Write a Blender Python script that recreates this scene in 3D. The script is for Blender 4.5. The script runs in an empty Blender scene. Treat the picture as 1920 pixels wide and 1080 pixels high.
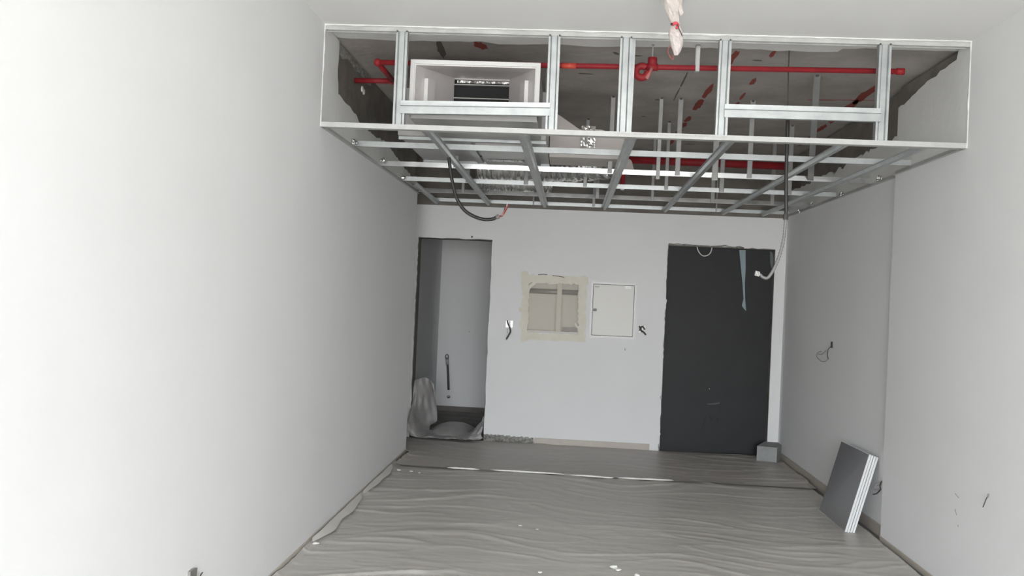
import bpy, bmesh, math, random
from mathutils import Vector, noise
from mathutils.geometry import tessellate_polygon
random.seed(7)
SC = bpy.context.scene
COL = SC.collection

# ------------------------------------------------------------------ camera
F = 1700.0
YAW, PITCH, ROLL, CH = -0.0627, 0.0083, 0.0451, 1.608
_f = Vector((math.sin(YAW)*math.cos(PITCH), math.cos(YAW)*math.cos(PITCH), math.sin(PITCH)))
_r = Vector((math.cos(YAW), -math.sin(YAW), 0)); _u = _r.cross(_f)
RT = _r*math.cos(ROLL) + _u*math.sin(ROLL); UP = -_r*math.sin(ROLL) + _u*math.cos(ROLL); FW = _f
CAM = Vector((0, 0, CH))
cd = bpy.data.cameras.new('camera'); co = bpy.data.objects.new('camera', cd); COL.objects.link(co)
from mathutils import Matrix
m = Matrix((RT, UP, -FW)).transposed().to_4x4(); m.translation = CAM
co.matrix_world = m
cd.sensor_width = 36.0; cd.lens = F*36.0/1920.0; cd.clip_start = 0.05; cd.clip_end = 100
SC.camera = co

# ------------------------------------------------------------------ light
w = bpy.data.worlds.new('overcast_sky'); SC.world = w; w.use_nodes = True
_n = w.node_tree.nodes; _l = w.node_tree.links
_tc = _n.new('ShaderNodeTexCoord'); _sx = _n.new('ShaderNodeSeparateXYZ'); _rm = _n.new('ShaderNodeValToRGB')
_mr = _n.new('ShaderNodeMapRange'); _mr.inputs[1].default_value = -1; _mr.inputs[2].default_value = 1
_l.new(_tc.outputs['Generated'], _sx.inputs[0]); _l.new(_sx.outputs['Z'], _mr.inputs[0]); _l.new(_mr.outputs[0], _rm.inputs[0]); _l.new(_rm.outputs[0], _n['Background'].inputs[0])
_e = _rm.color_ramp.elements                                  # pale paving and buildings below the skyline, overcast sky above
_e[0].position = 0.0; _e[0].color = (.58, .57, .55, 1); _e[1].position = 1.0; _e[1].color = (.90, .95, 1.0, 1)
_x = _rm.color_ramp.elements.new(.49); _x.color = (.62, .62, .61, 1); _x = _rm.color_ramp.elements.new(.56); _x.color = (.88, .94, 1.0, 1)
_n['Background'].inputs[1].default_value = 28.0
ld = bpy.data.lights.new('window_portal', 'AREA'); ld.shape = 'RECTANGLE'; ld.size = 3.4; ld.size_y = 2.7; ld.cycles.is_portal = True
lo = bpy.data.objects.new('window_portal', ld); COL.objects.link(lo)
lo.location = (0.15, -3.98, 1.35); lo.rotation_euler = (math.radians(90), 0, 0)
SC.view_settings.view_transform = 'Standard'; SC.view_settings.look = 'None'
SC.view_settings.gamma = 1.0; SC.view_settings.exposure = 0.0
SC.view_settings.use_curve_mapping = False

# ------------------------------------------------------------------ room measures (metres)
XL, XR, XN = -1.5417, 2.3026, 2.2575      # left wall, recessed right wall, near (proud) right wall
YF, YB = 5.3837, 9.876                    # plane of the stud frame, back wall
YE, YJ = 8.92, 6.536                      # end of the left wall, jog of the right wall
ZS, ZT = 3.197, 2.576                     # slab underside, underside of the ceiling grid
YW = -4.0                                 # window wall behind the camera

def on(px, py, x=None, y=None, z=None):
    """point of the room on the plane x=, y= or z= that a sight line through the photograph meets"""
    d = FW*F + RT*(px-960) - UP*(py-540)
    if x is not None: t = (x-CAM.x)/d.x
    elif y is not None: t = (y-CAM.y)/d.y
    else: t = (z-CAM.z)/d.z
    return CAM + d*t

# ------------------------------------------------------------------ helpers
def props(o, label=None, cat=None, group=None, kind=None):
    if label: o['label'] = label
    if cat: o['category'] = cat
    if group: o['group'] = group
    if kind: o['kind'] = kind
    return o
def wloc(o):
    v = Vector((0, 0, 0))
    while o: v += o.location; o = o.parent
    return v
def thing(name, label, cat, loc, group=None):
    o = bpy.data.objects.new(name, None); COL.objects.link(o); o.location = loc; o.empty_display_size = .1
    return props(o, label, cat, group)
def ob(name, bm, mat, parent=None, origin=None, smooth=False, recalc=True):
    """links a bmesh given in room coordinates as one mesh object"""
    if recalc: bmesh.ops.recalc_face_normals(bm, faces=bm.faces)
    base = wloc(parent) if parent else Vector((0, 0, 0))
    loc = (Vector(origin) - base) if origin is not None else Vector((0, 0, 0))
    bmesh.ops.translate(bm, verts=bm.verts, vec=-(base+loc))
    me = bpy.data.meshes.new(name); bm.to_mesh(me); bm.free()
    if smooth:
        for p in me.polygons: p.use_smooth = True
    for mm in (mat if isinstance(mat, (list, tuple)) else [mat]): me.materials.append(mm)
    o = bpy.data.objects.new(name, me); COL.objects.link(o); o.location = loc
    if parent: o.parent = parent
    return o
def box(bm, x0, x1, y0, y1, z0, z1):
    v = [bm.verts.new(p) for p in ((x0,y0,z0),(x1,y0,z0),(x1,y1,z0),(x0,y1,z0),(x0,y0,z1),(x1,y0,z1),(x1,y1,z1),(x0,y1,z1))]
    for f in ((0,3,2,1),(4,5,6,7),(0,1,5,4),(1,2,6,5),(2,3,7,6),(3,0,4,7)): bm.faces.new([v[i] for i in f])
    return bm
def hexa(bm, pts):
    v = [bm.verts.new(p) for p in pts]
    for f in ((0,3,2,1),(4,5,6,7),(0,1,5,4),(1,2,6,5),(2,3,7,6),(3,0,4,7)): bm.faces.new([v[i] for i in f])
    return bm
def bx(*a): return box(bmesh.new(), *a)
def bevel(bm, w=.004, seg=2):
    bmesh.ops.bevel(bm, geom=list(bm.edges), offset=w, segments=seg, affect='EDGES', profile=.5); return bm
def poly(bm, loops, fn, t0, t1):
    """extrudes a 2D outline with holes between t0 and t1; fn(u, v, t) gives the 3D point"""
    tris = tessellate_polygon([[Vector((u, v, 0)) for u, v in l] for l in loops])
    flat = [p for l in loops for p in l]
    A = [bm.verts.new(fn(u, v, t0)) for u, v in flat]; B = [bm.verts.new(fn(u, v, t1)) for u, v in flat]
    for t in tris:
        for S in (A, B):
            try: bm.faces.new([S[i] for i in t])
            except ValueError: pass
    k = 0
    for l in loops:
        n = len(l)
        for i in range(n):
            a, b = k+i, k+(i+1) % n
            try: bm.faces.new((A[a], A[b], B[b], B[a]))
            except ValueError: pass
        k += n
    return bm
def jag(p, q, step=.03, amp=.006, rnd=random):
    """points from p towards q (q left out) with a ragged offset"""
    p, q = Vector(p), Vector(q); L = (q-p).length; n = max(1, int(L/step)); d = (q-p)/L; nn = Vector((-d.y, d.x))
    out = [tuple(p)]
    for i in range(1, n): out.append(tuple(p+(q-p)*((i+rnd.uniform(-.3, .3))/n)+nn*rnd.gauss(0, amp)))
    return out
def smooth_pts(P, k=6):
    P = [Vector(p) for p in P]; Q = []
    for i in range(len(P)-1):
        a = P[max(i-1, 0)]; b = P[i]; c = P[i+1]; d = P[min(i+2, len(P)-1)]
        for j in range(k):
            t = j/k
            Q.append(.5*((2*b)+(c-a)*t+(2*a-5*b+4*c-d)*t*t+(3*b-a-3*c+d)*t**3))
    Q.append(P[-1]); return Q
def tube(bm, P, r, seg=8, sm=0, cap=True):
    if sm: P = smooth_pts(P, sm)
    P = [Vector(p) for p in P]; n = len(P); rings = []
    t = (P[1]-P[0]).normalized(); ref = Vector((0, 0, 1)) if abs(t.z) < .9 else Vector((1, 0, 0)); a = t.cross(ref).normalized()
    for i in range(n):
        t = (P[min(i+1, n-1)]-P[max(i-1, 0)])
        if t.length < 1e-9: t = Vector((0, 0, 1))
        t.normalize(); a = (a-t*a.dot(t)).normalized(); b = t.cross(a); rr = r(i/(n-1)) if callable(r) else r
        rings.append([bm.verts.new(P[i]+(a*math.cos(2*math.pi*k/seg)+b*math.sin(2*math.pi*k/seg))*rr) for k in range(seg)])
    for i in range(n-1):
        for k in range(seg): bm.faces.new((rings[i][k], rings[i][(k+1) % seg], rings[i+1][(k+1) % seg], rings[i+1][k]))
    if cap: bm.faces.new(rings[0][::-1]); bm.faces.new(rings[-1])
    return bm
def tb(P, r, seg=8, sm=0): return tube(bmesh.new(), P, r, seg, sm)
def sheet(bm, prof, p0, p1, U, V, th=.0014, cuts=1):
    """a folded sheet-metal profile (2D polyline in U, V) drawn from p0 to p1"""
    prof = [Vector(q) for q in prof]; n = len(prof); off = []
    for i in range(n):
        a = prof[max(i-1, 0)]; b = prof[min(i+1, n-1)]; d = (b-a).normalized(); off.append(prof[i]+Vector((-d.y, d.x))*th)
    loop = prof+off[::-1]; p0, p1, U, V = Vector(p0), Vector(p1), Vector(U), Vector(V); R = []
    for c in range(cuts+1):
        o = p0.lerp(p1, c/cuts); R.append([bm.verts.new(o+U*q.x+V*q.y) for q in loop])
    N = len(loop)
    for c in range(cuts):
        for i in range(N): bm.faces.new((R[c][i], R[c][(i+1) % N], R[c+1][(i+1) % N], R[c+1][i]))
    for E in (R[0], R[-1]):
        for i in range(n-1): bm.faces.new((E[i], E[i+1], E[N-2-i], E[N-1-i]))
    return bm
def grid(bm, G):
    V = [[bm.verts.new(p) for p in row] for row in G]
    for i in range(len(V)-1):
        for j in range(len(V[0])-1): bm.faces.new((V[i][j], V[i][j+1], V[i+1][j+1], V[i+1][j]))
    return bm
def dome(bm, c, r, h, seg=10, ax=(0, -1, 0)):
    """small screw or knob head standing along ax"""
    ax = Vector(ax).normalized(); a = ax.orthogonal().normalized(); b = ax.cross(a); c = Vector(c); R = []
    for k, (q, e) in enumerate(((1, 0), (1, .5), (.7, 1))):
        R.append([bm.verts.new(c+ax*h*e+(a*math.cos(2*math.pi*i/seg)+b*math.sin(2*math.pi*i/seg))*r*q) for i in range(seg)])
    for k in range(2):
        for i in range(seg): bm.faces.new((R[k][i], R[k][(i+1) % seg], R[k+1][(i+1) % seg], R[k+1][i]))
    bm.faces.new(R[0][::-1]); bm.faces.new(R[2]); return bm

# ------------------------------------------------------------------ materials
def mat(name, col, rough=.6, metal=0, spec=.5, var=0, vscale=3, bump=0, bscale=40, col2=None, alpha=1, trans=0, stretch=None, coat=0, detail=4, bdist=.01, rvar=0):
    M = bpy.data.materials.new(name); M.use_nodes = True; nt = M.node_tree; N = nt.nodes; L = nt.links
    B = N['Principled BSDF']; B.inputs['Roughness'].default_value = rough; B.inputs['Metallic'].default_value = metal
    B.inputs['Specular IOR Level'].default_value = spec; B.inputs['Alpha'].default_value = alpha
    B.inputs['Transmission Weight'].default_value = trans; B.inputs['Coat Weight'].default_value = coat
    B.inputs['Base Color'].default_value = (*col, 1)
    tc = N.new('ShaderNodeTexCoord'); mp = N.new('ShaderNodeMapping'); L.new(tc.outputs['Object'], mp.inputs[0])
    if stretch: mp.inputs['Scale'].default_value = stretch
    if col2 is None and var: col2 = tuple(c*(1-var) for c in col)
    if col2:
        n = N.new('ShaderNodeTexNoise'); n.inputs['Scale'].default_value = vscale; n.inputs['Detail'].default_value = detail; n.inputs['Roughness'].default_value = .6
        r = N.new('ShaderNodeValToRGB'); r.color_ramp.elements[0].position = .35; r.color_ramp.elements[1].position = .65
        r.color_ramp.elements[0].color = (*col2, 1); r.color_ramp.elements[1].color = (*col, 1)
        L.new(mp.outputs[0], n.inputs[0]); L.new(n.outputs[0], r.inputs[0]); L.new(r.outputs[0], B.inputs['Base Color'])
        if rvar:
            mr = N.new('ShaderNodeMapRange'); mr.inputs[3].default_value = rough-rvar; mr.inputs[4].default_value = rough+rvar
            L.new(n.outputs[0], mr.inputs[0]); L.new(mr.outputs[0], B.inputs['Roughness'])
    if bump:
        n2 = N.new('ShaderNodeTexNoise'); n2.inputs['Scale'].default_value = bscale; n2.inputs['Detail'].default_value = 5
        bp = N.new('ShaderNodeBump'); bp.inputs['Strength'].default_value = bump; bp.inputs['Distance'].default_value = bdist
        L.new(mp.outputs[0], n2.inputs[0]); L.new(n2.outputs[0], bp.inputs['Height']); L.new(bp.outputs[0], B.inputs['Normal'])
    return M
M = dict(
 plaster = mat('white_plaster', (.855,.855,.852), .85, spec=.25, col2=(.83,.828,.826), vscale=.9, bump=.12, bscale=14),
 ceiling = mat('ceiling_paint', (.93,.925,.91), .9, spec=.2, col2=(.915,.91,.895), vscale=1.2, bump=.1, bscale=20),
 primer = mat('unpainted_plaster', (.85,.85,.83), .9, spec=.2, col2=(.80,.80,.78), vscale=3, bump=.2, bscale=25),
 toptrack = mat('plaster_smeared_track', (.46,.465,.45), .6, col2=(.60,.60,.585), vscale=5, detail=6, bump=.2, bscale=30),
 trayg = mat('grey_tray', (.36,.34,.335), .6), foilsoft = mat('soft_foil', (.82,.81,.79), .3, metal=.9, bump=.6, bscale=16),
 putty = mat('joint_putty', (.90,.90,.885), .8, bump=.3, bscale=60),
 concrete = mat('bare_concrete', (.50,.465,.43), .9, spec=.2, col2=(.37,.34,.315), vscale=2.2, bump=.5, bscale=18, detail=8),
 blockwall = mat('block_wall', (.26,.24,.215), .95, spec=.15, col2=(.18,.165,.15), vscale=3, bump=.5, bscale=25),
 floorc = mat('floor_screed', (.25,.24,.225), .85, col2=(.17,.165,.155), vscale=4, bump=.4, bscale=30),
 rough = mat('chipped_mortar', (.42,.41,.38), .95, col2=(.16,.155,.14), vscale=28, bump=1, bscale=60),
 skirt = mat('beige_skirting', (.53,.48,.42), .45, col2=(.49,.44,.385), vscale=6),
 zinc = mat('galvanised_steel', (.53,.555,.55), .44, metal=.6, col2=(.43,.45,.455), vscale=9, bump=.05, bscale=22, rvar=.10),
 zincwhite = mat('pale_track_steel', (.56,.56,.55), .55, metal=.3, col2=(.50,.50,.49), vscale=14, rvar=.08),
 strap = mat('dull_hanger_steel', (.36,.36,.35), .5, metal=.5, col2=(.29,.29,.285), vscale=7),
 zincglint = mat('window_glint_steel', (.80,.81,.81), .2, metal=.92, bump=.05, bscale=9, col2=(.62,.63,.63), vscale=5, rvar=.06),  # same steel as zinc, lightened and polished to imitate the window's reflection
 screw = mat('dark_screw', (.12,.12,.12), .5, metal=.6),
 red = mat('red_pipe_paint', (.33,.022,.028), .55, spec=.3, col2=(.25,.018,.024), vscale=9),
 redmark = mat('red_paint_mark', (.36,.045,.03), .8, col2=(.22,.06,.045), vscale=35),
 brownmark = mat('grey_stain', (.13,.115,.10), .9),
 foil = mat('crinkled_foil', (.92,.92,.91), .24, metal=1, bump=1, bscale=9, bdist=.035, col2=(.6,.6,.59), vscale=8, stretch=(3, .7, .7)),
 casing = mat('grey_galvanised_casing', (.50,.49,.48), .5, metal=.35, col2=(.43,.42,.41), vscale=3, rvar=.05),
 duct = mat('beige_duct_board', (.60,.56,.53), .7, col2=(.55,.515,.485), vscale=4),
 frame = mat('white_diffuser_frame', (.82,.81,.80), .4),
 liner = mat('pale_liner', (.84,.80,.79), .4, col2=(.78,.745,.735), vscale=3),
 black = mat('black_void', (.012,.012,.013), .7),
 blackgl = mat('black_plastic', (.02,.02,.02), .35),
 cable = mat('black_cable', (.035,.033,.032), .45),
 conduit = mat('grey_conduit', (.24,.235,.23), .45),
 wwire = mat('white_wire', (.75,.74,.72), .4), rwire = mat('red_wire', (.45,.09,.08), .4), gwire = mat('dark_wire', (.06,.055,.05), .5),
 board = mat('dark_grey_board', (.028,.0285,.0295), .55, spec=.3, col2=(.021,.021,.022), vscale=2.5, bump=.1, bscale=12, rvar=.1, detail=8),
 scuff = mat('scuff', (.075,.075,.075), .7), darkscuff = mat('dark_scuff', (.016,.016,.017), .7),
 tape = mat('masking_tape', (.80,.765,.67), .6, col2=(.75,.71,.60), vscale=8, bump=.3, bscale=60),
 paper = mat('stretched_film', (.74,.69,.60), .45, spec=.3, alpha=.28, bump=.1, bscale=4),
 recess = mat('recess_lining', (.80,.76,.68), .8),
 panel = mat('panel_enamel', (.80,.785,.745), .45), sticker = mat('white_sticker', (.93,.93,.92), .4), faint = mat('faint_print', (.42,.42,.41), .6),
 bluefilm = mat('clear_blue_strip', (.34,.43,.47), .25, alpha=.8), tipfilm = mat('grey_strip', (.2,.22,.23), .4, alpha=.6),
 block = mat('aerated_block', (.36,.365,.36), .9, bump=.5, bscale=90, col2=(.31,.315,.31), vscale=10),
 slate = mat('dark_glossy_facing', (.34,.34,.35), .27, metal=.85, spec=.7, col2=(.31,.31,.32), vscale=1.2, detail=1),
 whiteedge = mat('white_board_edge', (.78,.79,.79), .7, bump=.3, bscale=200),
 pvc = mat('pink_white_wrap', (.70,.58,.56), .35, alpha=.8, bump=.6, bscale=30, col2=(.72,.66,.63), vscale=9),
 cream = mat('cream_wrap', (.68,.64,.58), .4, alpha=.88, col2=(.66,.58,.55), vscale=14, bump=.5, bscale=40),
 tie = mat('red_tie', (.75,.08,.10), .4),
 dust = mat('plaster_crumb', (.72,.71,.68), .9),
 galvbox = mat('white_metal_box', (.92,.92,.92), .45, metal=.55), darkbox = mat('grey_metal_box', (.3,.29,.28), .4, metal=.6),
)
def film_mat(name, c1, c2, rough=.42):
    m_ = mat(name, c1, rough, spec=.5, col2=c2, vscale=1.6, bump=.35, bscale=7, stretch=(.45, 1.5, 1), rvar=.1, bdist=.02)
    return m_
M['film'] = film_mat('dusty_plastic_film', (.60,.575,.53), (.53,.505,.465))
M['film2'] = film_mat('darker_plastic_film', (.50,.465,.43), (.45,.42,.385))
M['fold'] = mat('light_film_fold', (.70,.67,.63), .5)
M['seam'] = mat('bright_film_fold', (.85,.83,.79), .35, spec=.5)
M['drape'] = mat('milky_plastic', (.43,.415,.405), .38, spec=.5, alpha=1, bump=.3, bscale=10)

# ================================================================== THE SETTING
R1 = random.Random(3)
WT = .2
# floor
props(ob('floor', bx(-2.9, 2.9, YW-.1, 12.6, -.12, 0), M['floorc']), kind='structure')
# left wall: concrete body, plaster skin that stops raggedly above the ceiling grid
wl = props(ob('wall_left', bx(XL-WT, XL-.02, YW, YE, 0, ZS), M['blockwall']), kind='structure')
up = [on(637, 92, x=XL), on(634, 130, x=XL), on(635, 176, x=XL), on(652, 196, x=XL), on(668, 214, x=XL), on(678, 236, x=XL), on(700, 252, x=XL),
      on(722, 264, x=XL), on(742, 292, x=XL), on(762, 318, x=XL), on(781, 340, x=XL)]
up = [(p.y, min(p.z, ZS)) for p in up]
ol = [(YF, ZT), (YE, ZT), (YE, up[-1][1])]
rb = up[::-1]
for i in range(len(rb)-1): ol += jag(rb[i], rb[i+1], .05, .006, R1)
ol += [rb[-1], (rb[-1][0]-.01, ZS), (YF, ZS)]
ob('plaster', poly(bmesh.new(), [[(YW, 0), (YE, 0), (YE, ZT), (YF, ZT), (YF, ZS), (YW, ZS)]], lambda u, v, t: (t, u, v), XL-.02, XL), M['plaster'], wl)
ob('unpainted_plaster', poly(bmesh.new(), [ol], lambda u, v, t: (t, u, v), XL-.02, XL-.002), M['primer'], wl)
# smear of plaster left along the wall-slab corner
sm = bmesh.new(); a = [(on(640, 92, z=ZS), .03), (on(665, 118, z=ZS), .045), (on(690, 148, z=ZS), .03), (on(712, 175, z=ZS), .05), (on(722, 190, z=ZS), .02)]
o2 = []; yy = [YF+.15+.12*i for i in range(11)]
o2 = [(y, ZS-.001) for y in yy] + [(y, ZS-.03-R1.uniform(0, .05)) for y in yy[::-1]]
ob('plaster_smear', poly(sm, [o2], lambda u, v, t: (t, u, v), XL-.02, XL-.012), M['rough'], wl)
for i, (px, py) in enumerate(((678, 167), (681, 172))):
    p = on(px, py, x=XL-.018); ob('mortar_lump', dome(bmesh.new(), p, .022, .012, 7, (1, 0, 0)), M['dust'], wl)
# right wall: near proud part and recessed part
wr = props(ob('wall_right', bx(XN+.02, XN+WT+.3, YW, YJ, 0, ZS), M['blockwall']), kind='structure')
up = [on(1797, 93, x=XN), on(1793, 112, x=XN), on(1772, 128, x=XN), on(1755, 143, x=XN), on(1733, 158, x=XN), on(1716, 175, x=XN), on(1700, 190, x=XN), on(1688, 200, x=XN)]
up = [(min(p.y, YJ), min(p.z, ZS)) for p in up]; up[-1] = (YJ, up[-1][1])
ol = [(YF, ZT), (YJ, ZT)]; rb = up[::-1]
for i in range(len(rb)-1): ol += jag(rb[i], rb[i+1], .05, .006, R1)
ol += [rb[-1], (rb[-1][0], ZS), (YF, ZS)]
ob('plaster', poly(bmesh.new(), [[(YW, 0), (YJ, 0), (YJ, ZT), (YF, ZT), (YF, ZS), (YW, ZS)]], lambda u, v, t: (t, u, v), XN, XN+.02), M['plaster'], wr)
ob('unpainted_plaster', poly(bmesh.new(), [ol], lambda u, v, t: (t, u, v), XN+.002, XN+.02), M['primer'], wr)
we = props(ob('wall_right_recess', bx(XR+.02, XR+WT+.2, YJ, YB, 0, ZS), M['blockwall']), kind='structure')
up = [on(1684, 252, x=XR), on(1654, 270, x=XR), on(1608, 294, x=XR), on(1575, 318, x=XR), on(1546, 328, x=XR), on(1515, 345, x=XR), on(1492, 352, x=XR)]
up = [(p.y, p.z) for p in up]; up[0] = (YJ, up[0][1]); up[-1] = (YB, up[-1][1])
ol = [(YJ, ZT), (YB, ZT)]; rb = up[::-1]
for i in range(len(rb)-1): ol += jag(rb[i], rb[i+1], .06, .012, R1)
ol += [rb[-1]]
ob('plaster', bx(XR, XR+.02, YJ, YB, 0, ZT), M['plaster'], we)
ob('unpainted_plaster', poly(bmesh.new(), [ol], lambda u, v, t: (t, u, v), XR+.002, XR+.02), M['primer'], we)
# slab over everything, ceiling plaster in front with a ragged rear edge
ce = props(ob('ceiling', bx(-2.9, 2.9, YW, 12.6, ZS+.02, ZS+.2), M['concrete']), kind='structure')
rag = [(612, 62), (634, 71), (690, 74), (740, 77), (830, 78), (900, 78), (935, 84), (1000, 84), (1050, 84), (1100, 88), (1160, 88), (1250, 89), (1370, 92), (1500, 97), (1570, 98), (1580, 92), (1640, 92), (1720, 95), (1800, 97), (1830, 98)]
rp = [on(px, py, z=ZS) for px, py in rag]; rp = [(p.x, p.y) for p in rp]; rp[0] = (XL-.02, rp[0][1]); rp[-1] = (XN+.02, rp[-1][1])
ol = [(XN+.02, YF), (XL-.02, YF)]
for i in range(len(rp)-1): ol += jag(rp[i], rp[i+1], .06, .008, R1)
ol += [rp[-1]]
ob('plaster', bx(XL-.02, XN+.02, YW, YF, ZS, ZS+.02), M['ceiling'], ce)
ob('unpainted_plaster', poly(bmesh.new(), [ol], lambda u, v, t: (u, v, t), ZS+.002, ZS+.02), M['primer'], ce)
ZC = ZS+.02
# window wall behind the camera
bm = bmesh.new()
box(bm, XL-WT, -1.5, YW-.2, YW, 0, ZS); box(bm, 1.8, XN+.5, YW-.2, YW, 0, ZS); box(bm, -1.5, 1.8, YW-.2, YW, 2.7, ZS)
props(ob('wall_front', bm, M['plaster']), kind='structure')
# back wall: concrete core with two doorways and a recess, plaster skin in front
dl = [on(785, 447, y=YB), on(921, 449, y=YB), on(908, 828, y=YB)]; dr = [on(1253, 461, y=YB), on(1454, 468, y=YB), on(1238, 842, y=YB)]
LX0, LX1, LZ = dl[0].x, (dl[1].x+dl[2].x)/2, (dl[0].z+dl[1].z)/2
RX0, RX1, RZ = (dr[0].x+dr[2].x)/2, dr[1].x, (dr[0].z+dr[1].z)/2
t0 = on(990, 528, y=YB); t1 = on(1086, 624, y=YB); TX0, TX1, TZ0, TZ1 = t0.x, t1.x, t1.z, t0.z
XW = -2.5; YBC = YB+.018
core = [(XW, 0), (LX0, 0), (LX0, LZ), (LX1, LZ), (LX1, 0), (RX0, 0), (RX0, RZ), (RX1, RZ), (RX1, 0), (XR+.3, 0), (XR+.3, ZC), (XW, ZC)]
hole = [(TX0, TZ0), (TX1, TZ0), (TX1, TZ1), (TX0, TZ1)]
wb = props(ob('wall_back', poly(bmesh.new(), [core, hole], lambda u, v, t: (u, t, v), YBC, YBC+.18), M['blockwall']), kind='structure')
g = .006; ZP = ZT-.012
sk = [(XW, 0), (LX0-g, 0)] + jag((LX0-g, .02), (LX0-g, LZ+g), .05, .004, R1)[1:] + jag((LX0-g, LZ+g), (LX1+.002, LZ+g), .06, .003, R1) + jag((LX1+.002, LZ+g), (LX1+.002, .1), .08, .003, R1)
hx = on(1001, 832, y=YB).x
sk += jag((LX1+.002, .085), (hx, .075), .012, .006, R1) + [(hx, 0)]
sk += [(RX0-g*2, 0)] + jag((RX0-g*2, .02), (RX0-g, RZ+g*2), .04, .006, R1)[1:] + jag((RX0-g, RZ+g*2.5), (RX1, RZ+g), .06, .004, R1) + [(RX1, RZ+g), (RX1, 0), (XR, 0), (XR, ZP), (XW, ZP)]
ob('plaster', poly(bmesh.new(), [sk, hole], lambda u, v, t: (u, t, v), YB, YBC), M['plaster'], wb)
# chipped patch where the skirting is missing
bm = bmesh.new(); G = []
for i in range(9):
    z = .005+i*.0105; G.append([(LX1+.004+(hx-LX1-.006)*j/50, YB+.012-.010*noise.noise((j*.5, i*.6, 0))-.004, z) for j in range(51)])
ob('chipped_mortar', grid(bm, G), M['rough'], wb)
# beads of ragged putty round the doorways
def bead(pts, name='putty_edge', m_='putty', r=.006):
    P = [Vector(p)+Vector((R1.gauss(0, .004), R1.gauss(0, .002), R1.gauss(0, .004))) for p in pts]
    ob(name, tb(P, lambda t: r*(.6+.8*abs(noise.noise((t*23, r*99, 1)))), 6), M[m_], wb, smooth=True)
bead([(RX0-.012, YB, .05+.1*i) for i in range(int((RZ-.1)/.1)+1)]); bead([(RX0+.05*i, YB, RZ+.014) for i in range(int((RX1-RX0)*.75/.05))], m_='rough', r=.012)
bead([(LX0-.01, YB, .3+.1*i) for i in range(int((LZ-.3)/.1)+1)])
# passage left of the end of the left wall
props(ob('wall_passage', bx(XW-.15, XW, YE-.8, YB, 0, ZS), M['plaster']), kind='structure')
props(ob('wall_passage_front', bx(XW, XL-WT, YE-.95, YE-.8, 0, ZS), M['plaster']), kind='structure')
# room behind the left doorway
YA = 12.26; xa = on(823, 600, y=YA).x
props(ob('wall_alcove_left', bx(xa-.15, xa, YBC+.18, YA, 0, 2.7), M['plaster']), kind='structure')
props(ob('wall_alcove_back', bx(xa-.15, .8, YA, YA+.15, .0, 2.7), M['plaster']), kind='structure')
props(ob('wall_alcove_right', bx(.2, .35, YBC+.18, YA, 0, 2.7), M['plaster']), kind='structure')
props(ob('ceiling_alcove', bx(xa-.15, .8, YBC+.18, YA+.15, 2.7, 2.8), M['plaster']), kind='structure')
# baseboards
bx0, bx1 = on(1001, 838, y=YB).x, on(1217, 842, y=YB).x
bb = props(ob('baseboard_back', bevel(bx(bx0, bx1-.64, YB-.011, YB, 0, .075), .002, 1), M['skirt']), kind='structure')
ob('tile', bevel(bx(bx1-.637, bx1, YB-.010, YB, 0, .075), .002, 1), M['skirt'], bb)
br = props(ob('baseboard_right', bevel(bx(XR-.012, XR, YJ+.004, YJ+.85, 0, .085), .002, 1), M['skirt']), kind='structure')
for k in range(1, 4): ob('tile', bevel(bx(XR-.012, XR, YJ+.004+.85*k, min(YJ+.85*k+.847, YB), 0, .085), .002, 1), M['skirt'], br)
bn = props(ob('baseboard_near', bevel(bx(XN-.006, XN+.002, 1.0, YJ, 0, .04), .002, 1), M['skirt']), kind='structure')
bl = props(ob('baseboard_left', bevel(bx(XL-.002, XL+.008, 1.0, YE, 0, .045), .002, 1), M['skirt']), kind='structure')

# red paint marks and stains on the slab (parts of the ceiling)
def mark(px, py, L, Wd, ang, m_='redmark', seed=0):
    c = on(px, py, z=ZC); rr = random.Random(seed); n = 16; pts = []
    for i in range(n):
        t = 2*math.pi*i/n; r = 1+rr.uniform(-.22, .22); u = math.cos(t)*L/2*r; v = math.sin(t)*Wd/2*r
        pts.append((c.x+u*math.cos(ang)-v*math.sin(ang), c.y+u*math.sin(ang)+v*math.cos(ang)))
    ob('paint_mark' if m_ == 'redmark' else 'stain_mark', poly(bmesh.new(), [pts], lambda u, v, t: (u, v, t), ZC-.002, ZC+.001), M[m_], ce)
def strokes(a, b, parts, wd, m_='redmark', seed=0):
    A, B = on(*a, z=ZC), on(*b, z=ZC); d = B-A; ang = math.atan2(d.y, d.x); L = d.length
    for k, (s, e, ww) in enumerate(parts):
        c = A+d*((s+e)/2); 
        rr = random.Random(seed+k); n = 18; pts = []
        for i in range(n):
            t = 2*math.pi*i/n; r = 1+rr.uniform(-.2, .2); u = math.cos(t)*(e-s)*L/2*r; v = math.sin(t)*wd*ww/2*r
            pts.append((c.x+u*math.cos(ang)-v*math.sin(ang), c.y+u*math.sin(ang)+v*math.cos(ang)))
        ob('paint_mark' if m_ == 'redmark' else 'stain_mark', poly(bmesh.new(), [pts], lambda u, v, t: (u, v, t), ZC-.002, ZC+.001), M[m_], ce)
strokes((1383, 94), (1262, 262), [(0, .16, .9), (.28, .42, .8), (.44, .56, 1.2), (.64, .72, .9), (.73, .80, 1), (.82, .9, 1), (.93, 1.1, .7)], .055, seed=10)
strokes((1452, 96), (1375, 205), [(0, .08, .8), (.4, .52, .9), (.66, .8, .6), (.84, 1, .8)], .04, seed=30)
strokes((893, 78), (908, 92), [(0, 1, 1)], .075, seed=40)
strokes((1645, 160), (1500, 272), [(0, .25, 1.3), (.2, .55, 1.4), (.58, .72, .9), (.8, 1, .8)], .055, seed=50)
strokes((1515, 187), (1645, 188), [(0, .45, 1), (.4, 1, .7)], .02, seed=60)
strokes((822, 75), (832, 108), [(0, 1, 1)], .05, 'brownmark', 70)
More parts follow.
